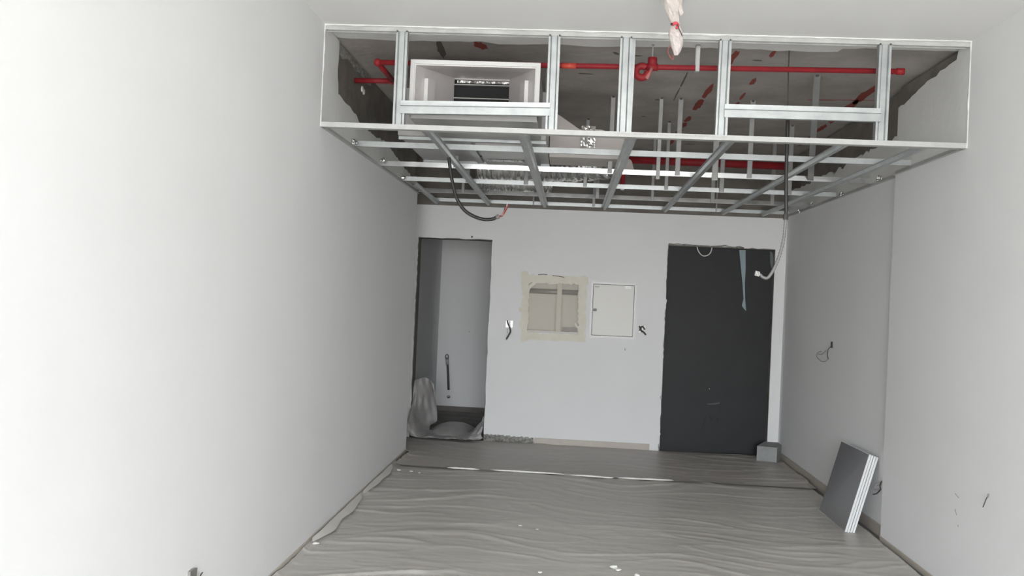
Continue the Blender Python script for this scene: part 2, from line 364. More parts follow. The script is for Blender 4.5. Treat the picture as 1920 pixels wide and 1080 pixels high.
for i, (px, py, l, a) in enumerate(((1098, 138, .11, .1), (1235, 187, .06, 0), (1207, 218, .04, 0), (1155, 100, .07, 1), (1190, 104, .09, .1), (1420, 113, .06, 0), (1292, 270, .1, .1), (1340, 282, .1, 0))):
    mark(px, py, l, .025, a, 'brownmark', i)
strokes((1290, 135), (1262, 190), [(0, .5, 1), (.5, 1, .8)], .012, 'brownmark', 90)

# ================================================================== METAL CEILING FRAME
cf = thing('ceiling_frame', 'open galvanised steel framing of the dropped ceiling, studs and channels under the bare slab', 'ceiling frame', ((XL+XN)/2, YF, ZT))
X, Y, Z = Vector((1, 0, 0)), Vector((0, 1, 0)), Vector((0, 0, 1))
# top and bottom tracks (U sections)
ob('top_track', sheet(bmesh.new(), [(.05, .03), (.05, 0), (0, 0), (0, .03)][::-1], (XL, YF+.01, ZS), (XN, YF+.01, ZS), Y, -Z, .0015), M['toptrack'], cf)
bt = ob('bottom_track', sheet(bmesh.new(), [(0, .03), (0, 0), (.055, 0), (.055, .03)], (XL, YF, ZT), (XN, YF, ZT), Y, Z, .0015), M['zincwhite'], cf)
# faint factory print on the bottom track
bm = bmesh.new(); q0, q1 = on(1152, 249, y=YF).x, on(1362, 256, y=YF).x; x = q0; RR = random.Random(5)
while x < q1:
    wd = RR.uniform(.002, .006)
    if RR.random() > .12: box(bm, x, x+wd, YF-.0008, YF+.0004, ZT+.013+RR.uniform(0, .003), ZT+.019+RR.uniform(0, .005))
    x += wd+RR.uniform(.002, .005)
ob('printed_marks', bm, M['faint'], bt)
# white ragged putty line along the front of the top track
bm = bmesh.new(); n = 130; G = [[], [], [], []]
for i in range(n+1):
    x = XL+(XN-XL)*i/n; h = .006+.012*max(0, noise.noise((x*7, 0, 3)))+.006*abs(noise.noise((x*23, 2, 3)))
    G[0].append((x, YF-.006, ZS)); G[1].append((x, YF-.008, ZS-h*.7)); G[2].append((x, YF+.004, ZS-h)); G[3].append((x, YF+.008, ZS-.001))
ob('putty_line', grid(bm, G), M['putty'], cf)
for xw, s_ in ((XL, 1), (XN, -1)):
    G = [[], [], []]
    for i in range(60):
        z = ZT+(ZS-ZT)*i/59; h = .004+.006*abs(noise.noise((z*9, s_, 3)))
        G[0].append((xw, YF-.008, z)); G[1].append((xw+s_*h, YF, z)); G[2].append((xw, YF+.012+h, z))
    ob('putty_line', grid(bmesh.new(), G), M['putty'], cf)
studprof = [(-.036, .045), (-.036, 0), (-.024, 0), (-.020, .012), (-.016, .008), (.013, .008), (.017, .012), (.021, 0), (.034, 0), (.034, .045)]
studs = []
for (xt, yt, xb, yb2) in ((754, 58, 747, 232), (1040, 66, 1034, 242), (1175, 68, 1168, 245), (1362, 72, 1352, 250), (1662, 80, 1652, 262)):
    a, b = on(xt, yt, y=YF+.004), on(xb, yb2, y=YF+.004); xc = (a.x+b.x)/2; studs.append(xc)
    s = ob('stud', sheet(bmesh.new(), studprof, (xc+(a.x-b.x)*.3, YF+.004, ZS-.028), (xc-(a.x-b.x)*.3, YF+.004, ZT+.025), X, Y, .0015), M['zinc'], cf)
    for dx in (-.03, .028): ob('screw', dome(bmesh.new(), (xc+dx, YF+.002, ZS-.03), .006, .006, 8), M['screw'], s)
# the third stud is doubled by a narrower one behind its right edge
ob('stud', sheet(bmesh.new(), [(-.012, .03), (-.012, 0), (.012, 0), (.012, .03)], (studs[2]+.043, YF+.03, ZS-.02), (studs[2]+.040, YF+.03, ZT+.02), X, Y, .0015), M['zinc'], cf)
rp_ = [(.03, .0), (0, 0), (0, .042), (.009, .05), (.004, .066), (.0, .075), (.03, .078)]
for a, b, (pa, pb) in ((0, 1, ((765, 213), (1025, 217))), (3, 4, ((1368, 220), (1645, 228)))):
    A, B = on(*pa, y=YF+.004), on(*pb, y=YF+.004)
    z0 = (A.z+B.z)/2
    r_ = ob('cross_rail', sheet(bmesh.new(), [(q[0], q[1]) for q in rp_], (studs[a]+.010, YF-.004, A.z), (studs[b]-.012, YF-.004, B.z), Y, Z, .0015, 8), M['zinc'], cf)
    lip = (.012, .0)
# hat (furring) channels running to the back wall
hat = [(-.036, .022), (-.022, .022), (-.014, 0), (.014, 0), (.022, .022), (.036, .022)]
for k, (a, b) in enumerate((((800, 247), (918, 388)), ((978, 250), (1022, 392)), ((1186, 258), (1132, 398)), ((1378, 262), (1243, 402)), ((1590, 272), (1352, 405)), ((1745, 275), (1432, 405)))):
    A, B = on(*a, z=ZT), on(*b, z=ZT)
    A = A+(B-A)*((YF+.03-A.y)/(B.y-A.y)); B = A+(B-A)*((YB-.005-A.y)/(B.y-A.y))
    sx = (B-A).normalized().cross(Z)
    ob('furring_channel', sheet(bmesh.new(), hat, A+Z*.002, B+Z*.002, -sx if sx.x < 0 else sx, Z, .0012, 6), M['zinc'], cf)
A, B = on(776, 347, z=ZT), on(820, 383, z=ZT)
ob('furring_channel', sheet(bmesh.new(), hat, A, B, X, Z, .0012, 3), M['zinc'], cf, )
# carrier channels running across
RC = random.Random(11)
CY = []
for k, (py, zt_) in enumerate(((288, 0), (323, 0), (350, 0), (370, 0), (387, 0))):
    p = on(1067, py, z=ZT+.026); yy_ = min(p.y, YB-.05); CY.append(yy_); tw = (.03, -.055, -.07, .05, -.04)[k]
    V_ = Vector((0, math.sin(tw), math.cos(tw))); U_ = Vector((0, math.cos(tw), -math.sin(tw)))
    x1 = XR if yy_ > YJ else XN
    ob('carrier_channel', sheet(bmesh.new(), [(.02, 0), (0, 0), (0, .038), (.02, .038)][::-1], (XL, yy_, ZT+.026), (x1, yy_+RC.uniform(-.01, .01), ZT+.026), U_, V_, .0014, 10), M['zincglint' if k in (1, 3) else 'zinc'], cf)
# strap hangers
def hanger(px, py, row, wpx=14, top=None, thick=.0015):
    y = CY[row]-.003; b = on(px, py, y=y); t = Vector((b.x+.004, y+.0, ZC)) if top is None else on(*top, z=ZC)
    wd = wpx*b.y/1700/2; b = Vector((b.x, y, min(b.z, ZT+.03)))
    h = ob('hanger_strap', sheet(bmesh.new(), [(-wd, .004), (-wd*.8, 0), (wd*.8, 0), (wd, .004)], b, t, X, Y, thick), M['strap'], cf)
    dome_ = dome(bmesh.new(), t-Z*.002, .012, .012, 8, (0, 0, -1)); ob('anchor_bolt', dome_, M['screw'], h)
for args in ((1405, 332, 1, 10), (1520, 335, 1, 11, (1533, 140)), (1270, 328, 1, 10), (1233, 336, 1, 8), (1143, 325, 1, 9), (1340, 338, 1, 12),
             (1480, 356, 2, 9), (1353, 352, 2, 9), (1249, 352, 2, 7), (1097, 343, 2, 7), (877, 330, 2, 8), (986, 338, 2, 8),
             (1448, 376, 3, 8), (1336, 378, 3, 8), (1223, 372, 3, 6), (1120, 367, 3, 7), (868, 355, 3, 6),
             (1113, 385, 4, 6), (1343, 392, 4, 3), (855, 305, 1, 10), (1000, 385, 4, 3)):
    hanger(*args)
# wall angles and the clips along them
def angle(pts_x, y0, y1, s):
    return sheet(bmesh.new(), [(0, .03), (0, 0), (.022, 0)] if s > 0 else [(-.022, 0), (0, 0), (0, .03)], (pts_x, y0, ZT), (pts_x, y1, ZT), X, Z, .0015, 1)
ob('wall_angle', angle(XL+.001, YF+.03, YE, 1), M['zincwhite'], cf)
ob('wall_angle', angle(XN-.001, YF+.03, YJ, -1), M['zincwhite'], cf)
ob('wall_angle', angle(XR-.001, YJ, YB, -1), M['zincwhite'], cf)
def clip(px, py, xx, s):
    p = on(px, py, x=xx+s*.005); bm = bmesh.new()
    for k in range(5):
        c = p+Vector((s*RC.uniform(0, .02), RC.uniform(-.035, .035), RC.uniform(-.012, .012)))
        dome(bm, c, RC.uniform(.009, .017), .014, 6, (s, RC.uniform(-.6, .6), RC.uniform(-.8, .8)))
    ob('wall_clip', bm, M['foil'], cf)
for q in ((662, 268), (714, 300), (754, 332)): clip(*q, XL, 1)
for q in ((1652, 336),(1580, 364), (1527, 382), (1502, 396)): clip(*q, XR, -1)

# ================================================================== SPRINKLER PIPEWORK
zp = 3.06
pa, pb, pc_, pd = on(708, 117, z=zp), on(1684, 134, z=zp), on(737, 152, z=zp), on(679, 148, z=zp)
sp = thing('sprinkler_pipe', 'thin red sprinkler pipe running across under the slab, bent at its left end', 'pipe', (pa.x, pa.y, zp))
ob('pipe', tb([pa, pb], .0165, 14), M['red'], sp, smooth=True)
ob('branch_pipe', tb([pa, pc_], .018, 12), M['red'], sp, smooth=True)
pd.x = XL-.015
ob('branch_pipe', tb([pc_, Vector((pd.x, pc_.y+.02, zp))], .018, 12), M['red'], sp, smooth=True)
for q in (pa, pc_): 
    bm = bmesh.new(); bmesh.ops.create_uvsphere(bm, u_segments=12, v_segments=8, radius=.025); bmesh.ops.translate(bm, verts=bm.verts, vec=q); ob('elbow', bm, M['red'], sp, smooth=True)
bm = bmesh.new(); tube(bm, [pb-Vector((.01, 0, 0)), pb+Vector((.035, .0, 0))], .021, 12); ob('end_cap', bm, M['red'], sp, smooth=True)
def along(px):
    t = 0
    for i in range(200):
        q = pa.lerp(pb, i/199); d = q-CAM; u = 960+F*d.dot(RT)/d.dot(FW)
        if u >= px: return q
    return pb
q = along(1220)
tee = ob('tee', tb([q-Vector((.035, 0, 0)), q+Vector((.035, 0, 0))], .023, 14), M['red'], sp, smooth=True)
ob('riser_socket', tb([q+Z*.005, q+Z*.058], .029, 14), M['red'], tee, smooth=True)
ob('hanger_rod', tb([q+Z*.05, Vector((q.x, q.y, ZC))], .0045, 6), M['zinc'], sp)
ob('anchor_bolt', dome(bmesh.new(), (q.x, q.y, ZC), .012, .02, 8, (0, 0, -1)), M['screw'], sp)
c = along(1200)+Vector((0, -.03, -.038)); bm = bmesh.new(); P = [c+Vector((math.cos(t)*.036, 0, math.sin(t)*.036)) for t in [math.pi*.25+2*math.pi*.9*i/24 for i in range(25)]]
tube(bm, P, .022, 10); ob('looped_drop', bm, M['red'], sp, smooth=True)
ob('drop_pipe', tb([q+Vector((-.005, -.03, -.015)), q+Vector((-.035, -.045, -.085))], .012, 10), mat('faded_red_paint', (.45,.16,.15), .6), sp, smooth=True)
q = along(1304); bm = bmesh.new(); box(bm, q.x-.012, q.x+.012, q.y-.022, q.y-.018, q.z-.024, ZC-.02); box(bm, q.x-.012, q.x+.012, q.y+.018, q.y+.022, q.z-.024, ZC-.02); box(bm, q.x-.012, q.x+.012, q.y-.022, q.y+.022, q.z-.026, q.z-.022); box(bm, q.x-.012, q.x+.012, q.y-.022, q.y+.022, ZC-.024, ZC)
ob('pipe_bracket', bm, M['zincwhite'], sp)
q = along(1062); ob('pipe_sleeve', tb([q-X*.045, q+X*.045], .0185, 14), mat('orange_primer', (.62,.10,.05), .5, col2=(.5,.04,.04), vscale=30), sp, smooth=True)
A, B = on(1275, 303, y=8.5), on(1478, 312, y=8.4)
fp = ob('sprinkler_main', tb([Vector((A.x-.6, 8.5, A.z)), B], .034, 14), M['red'], None, (A+B)/2, True); props(fp, 'thick dark red pipe far back above the ceiling channels on the right', 'pipe')
q = along(1066)
A = on(1168, 322, y=8.2); B = on(1167, 352, y=8.2)
sd = ob('sprinkler_drop', tb([A+Z*.35, B], .022, 12), M['red'], None, A, True); props(sd, 'short upright red pipe end between two ceiling channels beside the centre channel', 'pipe')
ob('pipe_end_cap', tb([B+Z*.002, B-Z*.02], .018, 10), M['frame'], sd, smooth=True)

# ================================================================== AIR CONDITIONING UNIT
YO = 5.62
f0, f1 = on(771, 112, y=YO), on(1014, 119, y=YO); ax0, ax1, az1 = f0.x, f1.x, (f0.z+f1.z)/2; az0 = 2.70
MZ = 2.752
ac = thing('ducted_fan_coil_unit', 'ducted air conditioning unit with a white framed open mouth hung under the slab at left', 'air conditioner', ((ax0+ax1)/2, YO, az0))
fw = .026
bm = bmesh.new(); box(bm, ax0, ax1, YO-.012, YO+.02, az1-fw, az1); box(bm, ax0, ax1, YO-.012, YO+.02, MZ, MZ+fw); box(bm, ax0, ax0+fw, YO-.0125, YO+.0205, MZ+fw*.9, az1-fw*.9); box(bm, ax1-fw, ax1, YO-.0125, YO+.0205, MZ+fw*.9, az1-fw*.9)
ob('mouth_frame', bm, M['frame'], ac)
# tapering plenum from the mouth to the narrow fan slot
YS = 6.25; s0, s1 = on(851, 145, y=YS), on(957, 150, y=YS); sx0, sx1, sz1, sz0 = s0.x, s1.x, s0.z, MZ+.02
a = [Vector((ax0+fw, YO, MZ+.01)), Vector((ax1-fw, YO, MZ+.01)), Vector((ax1-fw, YO, az1-fw)), Vector((ax0+fw, YO, az1-fw))]
b = [Vector((sx0, YS, sz0)), Vector((sx1, YS, sz0)), Vector((sx1, YS, sz1)), Vector((sx0, YS, sz1))]
nm = ('plenum_bottom', 'plenum_side', 'plenum_top', 'plenum_side')
for i in range(4):
    j = (i+1) % 4; P4 = [a[i], a[j], b[j], b[i]]; nrm = (a[j]-a[i]).cross(b[i]-a[i]).normalized()*.006
    o = ob(nm[i], hexa(bmesh.new(), P4+[p-nrm for p in P4] if False else P4+[p+nrm for p in P4]), M['liner'], ac)
    if i in (1, 3):
        c = a[i].lerp(a[j], .5).lerp(b[i].lerp(b[j], .5), .3) ; e1 = (b[i]-a[i]).normalized(); n2 = -nrm.normalized() if -nrm.x*(1 if i == 3 else -1) > 0 else nrm.normalized()*8.5
        ob('foil_patch', hexa(bmesh.new(), [c+e1*u+Z*v+n2*w for w in (.001, .004) for u, v in ((-.06, -.09), (.06, -.09), (.06, .07), (-.06, .07))]), M['frame'], o)
ob('back_plate', bx(sx0-.12, sx1+.12, YS+.006, YS+.012, sz0-.02, sz1+.10), M['liner'], ac) if False else None
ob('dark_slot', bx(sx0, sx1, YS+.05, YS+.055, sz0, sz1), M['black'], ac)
ob('slot_frame', bx(sx0, sx1, YS+.0, YS+.03, sz1-.012, sz1), M['liner'], ac)
zz = sz1-.045
bm = bmesh.new()
box(bm, sx0, sx1, YS+.0, YS+.03, zz-.006, zz); ob('fin', bm, M['casing'], ac)
ob('fin', bx(sx0, sx1, YS+.0, YS+.03, zz-.10, zz-.094), M['casing'], ac)
ob('coil_edge', bx(sx0+.02, sx1-.01, YS+.032, YS+.046, sz1-.03, sz1-.014), M['foil'], ac)
# casing
cx0, cx1 = on(742, 250, z=az0).x, on(1022, 250, z=az0).x
YR = on(920, 306, z=az0).y
bm = bmesh.new(); box(bm, cx0, cx1, YS+.06, YR, az0, az1-.02); cs = ob('casing', bevel(bm, .004, 1), M['casing'], ac)
# mouth side cover around the plenum
bm = bmesh.new(); box(bm, ax0+.004, ax1-.004, YO+.02, YS+.06, az0-.006, az0-.001); box(bm, ax0+.004, ax1-.004, YO+.02, YO+.024, az0-.001, MZ); ob('plenum_pan', bm, M['casing'], ac)
for xx in (ax0+.004, ax1-.008): ob('plenum_cheek', bx(xx, xx+.004, YO+.02, YS+.06, az0, az1-.03), M['casing'], ac)
p1, p2 = on(850, 225, z=az0), on(985, 300, z=az0)
dp = ob('drain_pan', bevel(bx(p1.x+.06, p2.x+.02, YS+.2, YR-.1, az0-.028, az0), .004, 1), M['casing'], ac)
bmx = bmesh.new(); box(bmx, cx0, cx1, YR-.06, YR-.02, az0-.02, az0); ob('mounting_rail', bmx, M['zinc'], ac)
bmx = bmesh.new(); box(bmx, cx0, cx1, YS+.1, YS+.14, az0-.02, az0); ob('mounting_rail', bmx, M['zinc'], ac)
for xx in (p1.x-.02, p2.x+.07): ob('side_rail', bx(xx, xx+.05, YS+.14, YR-.06, az0-.015, az0), M['zinc'], ac)
G = []; 
for i in range(7): G.append([(p1.x+.08+(p2.x-p1.x-.08)*j/40, YR-.42+.1*i/6, az0-.030-.012*abs(noise.noise((j*.5, i*.5, 7)))) for j in range(41)])
ob('foil_tape', grid(bmesh.new(), G), M['foil'], ac)
c = on(905, 292, z=az0); ob('pencil_mark', hexa(bmesh.new(), [(c.x-.02, c.y-.01, az0-.001), (c.x+.09, c.y, az0-.001), (c.x+.09, c.y+.02, az0-.001), (c.x-.02, c.y+.05, az0-.001), (c.x-.02, c.y-.01, az0-.0002), (c.x+.09, c.y, az0-.0002), (c.x+.09, c.y+.02, az0-.0002), (c.x-.02, c.y+.05, az0-.0002)]), M['black'], ac)
for xx, yy_ in ((cx0+.02, YS+.15), (cx1-.02, YS+.15), (cx0+.02, YR-.1), (cx1-.02, YR-.1)): ob('suspension_rod', tb([(xx, yy_, az1-.03), (xx, yy_, ZC)], .005, 6), M['zinc'], ac)
# supply duct to the right of it
YD = 7.05
pts = [(1018, 296), (1178, 302), (1180, 262), (1128, 243), (1086, 242), (1046, 214), (1018, 208)]
pp = [on(px, py, y=YD) for px, py in pts]; pp = [(max(p.x, cx1+.006), max(p.z, az0)) for p in pp]
du = ob('supply_duct_box', poly(bmesh.new(), [pp], lambda u, v, t: (u, t, v), YD, YD+.42), M['duct'], None, (pp[0][0], YD, az0))
props(du, 'beige duct board box joined to the right side of the air conditioning unit', 'duct')
def foil_tube(path, r, n, ripple, amp, mat_='foil'):
    P = smooth_pts(path, n); 
    return tube(bmesh.new(), P, lambda t: r*(1+amp*math.sin(t*ripple)+.10*noise.noise((t*17, 0, r*31))), 20)
c = on(1103, 258, y=YD-.02)
G = []
for i in range(14): G.append([(c.x-.055+.11*j/12, YD-.012-.018*abs(noise.noise((i*.9, j*.9, 2)))-.01, c.z+.09-.17*i/13) for j in range(13)])
ob('foil_sleeve', grid(bmesh.new(), G), M['foilsoft'], du)
c = on(1103, 300, y=YD+.35)
path = [on(1140, 312, y=8.0), on(1110, 318, y=8.15), on(1040, 325, y=8.35), on(960, 325, y=8.4), on(900, 328, y=8.45)]
path = [Vector((p.x, p.y, 2.80)) for p in path]
fd = ob('flexible_duct', foil_tube(path, .125, 34, 170, .05), M['foil'], None, path[2], True)
props(fd, 'crinkled silver flexible duct lying across behind the air conditioning unit', 'duct')
# fine crumple
for v in fd.data.vertices:
    n_ = noise.noise((v.co.x*28, v.co.y*9, v.co.z*9)); v.co += Vector((0, -.012, .012))*n_
path = [on(890, 352, y=9.25), on(940, 355, y=9.28), on(1000, 352, y=9.3), on(1030, 345, y=9.35)]; path = [Vector((p.x, p.y, 2.77)) for p in path]
fe = ob('flexible_duct', foil_tube(path, .115, 16, 60, .02), M['foil'], None, path[1], True)
props(fe, 'smooth sagging silver duct bend nearest the back wall, behind the crinkled one', 'duct')
# short duct collar hanging at the foil sleeve
A = on(1103, 296, y=7.9)
p0, p1_ = on(1160, 300, y=7.6), on(1198, 306, y=7.6)
dc = ob('duct_boot', bevel(hexa(bmesh.new(), [(p0.x, 7.6, 2.68), (p1_.x-.03, 7.6, 2.68), (p1_.x-.03, 7.75, 2.68), (p0.x, 7.75, 2.68), (p0.x, 7.6, 2.85), (p1_.x-.06, 7.6, 2.78), (p1_.x-.06, 7.75, 2.78), (p0.x, 7.75, 2.85)]), .012, 2), M['duct'], None, (p0.x, 7.6, 2.68))
props(dc, 'small pale duct boot with rounded end behind the centre ceiling channel', 'duct')

# ================================================================== HANGING CABLES
D = 6.45
path = [on(838, 270, y=D), on(839, 280, y=D), on(842, 300, y=D), on(847, 335, y=D), on(855, 368, y=D), on(868, 391, y=D), (885, 404), (905, 411), (922, 411), (934, 406)]
path = [p if isinstance(p, Vector) else on(*p, y=D) for p in path]
c1 = thing('hanging_cable', 'black cable curling down below the ceiling frame at left with loose coloured ends', 'cable', path[0])
ob('sheath', tb(path, .0125, 8, 6), M['cable'], c1, smooth=True)
for k, (m_, e) in enumerate((('rwire', (948, 392)), ('wwire', (950, 386)), ('gwire', (945, 396)), ('rwire', (952, 388)))):
    ob('wire', tb([path[-1], on(942, 402+k, y=D), on(*e, y=D+.02*k), on(e[0]+1, e[1]-6, y=D+.02*k)], .0035, 5, 4), M[m_], c1, smooth=True)
ob('cut_collar', tb([path[-1]-(path[-1]-path[-2])*.3, path[-1]+(path[-1]-path[-2])*.15], .016, 8), M['conduit'], c1)
D = 5.75
P = [on(1478, 137, y=D), on(1477, 200, y=D), on(1476, 262, y=D)]
c2 = thing('hanging_conduit', 'long grey conduit hanging in front of the right doorway with a curled end', 'cable', P[0])
ob('thin_wire', tb([Vector((P[0].x, P[0].y, ZC)), P[0], P[1], P[2]], .004, 6), M['gwire'], c2)
ob('sheath', tb([on(1477, 225, y=D), on(1476, 262, y=D), on(1474, 330, y=D), on(1474, 395, y=D), on(1473, 408, y=D)], .0115, 8, 4), M['cable'], c2, smooth=True)
low = [on(*q, y=D) for q in ((1474, 400), (1472, 425), (1469, 450), (1462, 478), (1453, 500), (1446, 513), (1439, 521), (1431, 520), (1424, 514))]
P = smooth_pts(low, 9); ob('corrugated_end', tube(bmesh.new(), P, lambda t: .0095+.0018*math.sin(t*230), 10), M['conduit'], c2, smooth=True)
e = low[-1]; 
for k in range(3): ob('ring', tb([e+Vector((-.002-.009*k, 0, .002*k)), e+Vector((-.008-.009*k, 0, .002*k+.001))], .0165, 10), M['wwire'], c2)
ob('joint', tb([on(1473.5, 402, y=D), on(1473, 412, y=D)], .016, 8), M['gwire'], c2)

# wrapped detector hanging from the near ceiling
D = 4.6
sil = [(-24, 1236, 1290), (-8, 1238, 1284), (4, 1241, 1281), (18, 1246, 1277), (30, 1251, 1274), (40, 1255, 1275), (47, 1258, 1275), (55, 1255, 1278), (66, 1253, 1281), (78, 1256, 1281), (88, 1259, 1279), (97, 1262, 1276), (104, 1264, 1271)]
top = on(1262, -24, y=D); dt = thing('wrapped_detector', 'ceiling fitting wrapped in pinkish white plastic film, hanging at the top of the picture', 'wrapped fitting', (top.x, D, ZS))
def sacking(rows, name, m_, sd):
    bm = bmesh.new(); rings = []
    rows2 = []
    for i in range(len(rows)-1):
        for k in range(3): t = k/3; rows2.append(tuple(rows[i][j]*(1-t)+rows[i+1][j]*t for j in range(3)))
    rows2.append(rows[-1])
    for i, (y, a, b_) in enumerate(rows2):
        A, B = on(a, y, y=D), on(b_, y, y=D); c = (A+B)/2; r = (B-A).length/2
        if c.z > ZS: c.z = ZS
        rings.append([bm.verts.new((c.x+r*math.cos(t)*(1+.13*noise.noise((math.cos(t)*2, math.sin(t)*2, i*.35+sd))), c.y+r*.8*math.sin(t)*(1+.4*noise.noise((math.cos(t)*3, math.sin(t)*3, i*.4+sd))), c.z)) for t in [2*math.pi*k/20 for k in range(20)]])
    for i in range(len(rings)-1):
        for k in range(20): bm.faces.new((rings[i][k], rings[i][(k+1) % 20], rings[i+1][(k+1) % 20], rings[i+1][k]))
    bm.faces.new(rings[-1]); bm.faces.new(rings[0][::-1])
    return ob(name, bm, m_, dt)
sacking(sil[:7], 'upper_wrap', M['cream'], 0); sacking(sil[6:], 'lower_wrap', M['pvc'], 5)
c = on(1266, 46, y=D-.025); ob('red_tie', tb([c+Vector((-.014, 0, -.003)), c+Vector((0, -.01, .006)), c+Vector((.014, -.002, -.004)), c+Vector((.006, -.012, -.022))], .007, 6, 4), M['tie'], dt, smooth=True)
ob('black_knot', dome(bmesh.new(), c+Vector((-.018, -.004, 0)), .007, .008, 7), M['blackgl'], dt)
ob('wire', tb([c+Vector((.01, -.01, 0)), on(1273, 54, y=D-.04), on(1277, 62, y=D-.04), on(1279, 68, y=D-.03)], .0025, 5, 4), M['gwire'], dt)
ob('loop_wire', tb([on(1256, 86, y=D-.02), on(1252, 96, y=D-.02), on(1256, 106, y=D-.02), on(1262, 112, y=D-.02), on(1262, 103, y=D-.02)], .0018, 5, 5), M['rwire'], dt)
ob('flap', hexa(bmesh.new(), [on(1274, 0, y=D-.03), on(1282, 24, y=D-.03), on(1276, 30, y=D-.03), on(1270, 10, y=D-.03), on(1274, 0, y=D-.026), on(1282, 24, y=D-.026), on(1276, 30, y=D-.026), on(1270, 10, y=D-.026)]), M['cream'], dt)

# ================================================================== BACK WALL FITTINGS
# masked recess
tr = thing('masked_wall_recess', 'square wall recess sealed with beige masking tape and clear film, between the doorways', 'taped recess', ((TX0+TX1)/2, YB, TZ0))
bm = bmesh.new(); d_ = .13
box(bm, TX0, TX1, YB+d_, YB+d_+.01, TZ0, TZ1); box(bm, TX0, TX0+.006, YB, YB+d_, TZ0, TZ1); box(bm, TX1-.006, TX1, YB, YB+d_, TZ0, TZ1); box(bm, TX0+.006, TX1-.006, YB, YB+d_, TZ0, TZ0+.006); box(bm, TX0+.006, TX1-.006, YB, YB+d_, TZ1-.006, TZ1)
ob('recess_box', bm, M['recess'], tr)
q0, q1 = on(1044, 560, y=YB), on(1053, 560, y=YB); ob('divider', bx(q0.x, q1.x, YB+.01, YB+.035, TZ0+.006, TZ1-.006), M['tape'], tr)
qa, qb = on(1040, 541, y=YB), on(1040, 553, y=YB); ob('dark_pipe', tb([(TX0+.01, YB+.09, (qa.z+qb.z)/2), (TX1-.01, YB+.09, (qa.z+qb.z)/2)], .028, 12), M['darkbox'], tr, smooth=True)
qa = on(1060, 618, y=YB); ob('dark_tray', bx(q1.x+.02, TX1-.02, YB+.04, YB+.12, TZ0+.01, TZ0+.05), M['trayg'], tr)
G = [[(TX0-.02+(TX1-TX0+.04)*j/24, YB-.004+.02*noise.noise((j*.25, i*.25, 4))*math.sin(math.pi*i/24)*math.sin(math.pi*j/24)+.003, TZ0-.02+(TZ1-TZ0+.04)*i/24) for j in range(25)] for i in range(25)]
ob('clear_film', grid(bmesh.new(), G), M['paper'], tr, smooth=True)
RT_ = random.Random(21)
def strip(p, q, wd, yoff, seg=.03, amp=.006, m_='tape'):
    p, q = Vector(p), Vector(q); d = (q-p).normalized(); n2 = Vector((-d.y, d.x))*wd/2
    L = jag(p-n2, q-n2, seg, amp, RT_)+jag(q-n2, q+n2, .02, .006, RT_)+jag(q+n2, p+n2, seg, amp, RT_)+jag(p+n2, p-n2, .02, .006, RT_)
    ob('tape_strip', poly(bmesh.new(), [L], lambda u, v, t: (u, t, v), YB-yoff-.0012, YB-yoff), M[m_], tr)
def w2(px, py): p = on(px, py, y=YB); return (p.x, p.z)
strip(w2(985, 510), w2(983, 640), .075, .003); strip(w2(978, 522), w2(1103, 527), .085, .0045); strip(w2(1093, 518), w2(1090, 641), .085, .006); strip(w2(977, 629), w2(1098, 634), .075, .0075)
strip(w2(990, 545), w2(1004, 528), .035, .009, m_='tape'); strip(w2(1078, 606), w2(1097, 641), .02, .009); strip(w2(974, 580), w2(984, 581), .05, .009); strip(w2(981, 508), w2(988, 560), .05, .0095); strip(w2(975, 602), w2(978, 616), .03, .002)
# torn putty edges round the tape
for a, b_ in (((1009, 515), (1026, 515)), ((1036, 517), (1058, 520))):
    A, B = on(*a, y=YB-.006), on(*b_, y=YB-.006); ob('torn_edge', tb([A, (A+B)/2+Z*.004, B], .004, 6), M['brownmark'], tr)

# distribution board
a = on(1109, 528, y=YB); b_ = on(1188, 636, y=YB); PX0, PX1, PZ1, PZ0 = a.x, b_.x+.01, a.z, b_.z
db = thing('distribution_board', 'flush white metal electrical panel with a small black latch, right of the taped recess', 'electrical panel', ((PX0+PX1)/2, YB, PZ0))
fr = .022; bm = bmesh.new()
box(bm, PX0, PX1, YB-.010, YB+.0, PZ1-fr, PZ1); box(bm, PX0, PX1, YB-.010, YB, PZ0, PZ0+fr); box(bm, PX0, PX0+fr, YB-.0102, YB, PZ0+fr, PZ1-fr); box(bm, PX1-fr, PX1, YB-.0102, YB, PZ0+fr, PZ1-fr)
ob('frame', bm, M['frame'], db)
ob('shadow_gap', bx(PX0+fr*.9, PX1-fr*.9, YB-.004, YB-.0005, PZ0+fr*.9, PZ1-fr*.9), M['black'], db)
g_ = fr+.005; dd = ob('door', bevel(bx(PX0+g_, PX1-g_, YB-.013, YB-.003, PZ0+g_, PZ1-g_), .0015, 1), M['panel'], db)
q = on(1118, 581, y=YB); ob('latch', bevel(bx(PX0+g_+.004, PX0+g_+.042, YB-.020, YB-.013, q.z-.013, q.z+.013), .002, 1), M['blackgl'], dd)
q0, q1 = on(1173, 536, y=YB), on(1183, 542, y=YB); ob('sticker', bx(q0.x-.005, q1.x, YB-.0142, YB-.013, q1.z, q0.z), M['sticker'], dd)
bm = bmesh.new()
for k in range(5): box(bm, PX0+g_+.012+.01*k, PX0+g_+.019+.01*k, YB-.0138, YB-.013, PZ1-g_-.034, PZ1-g_-.018)
ob('faint_lettering', bm, M['faint'], dd)

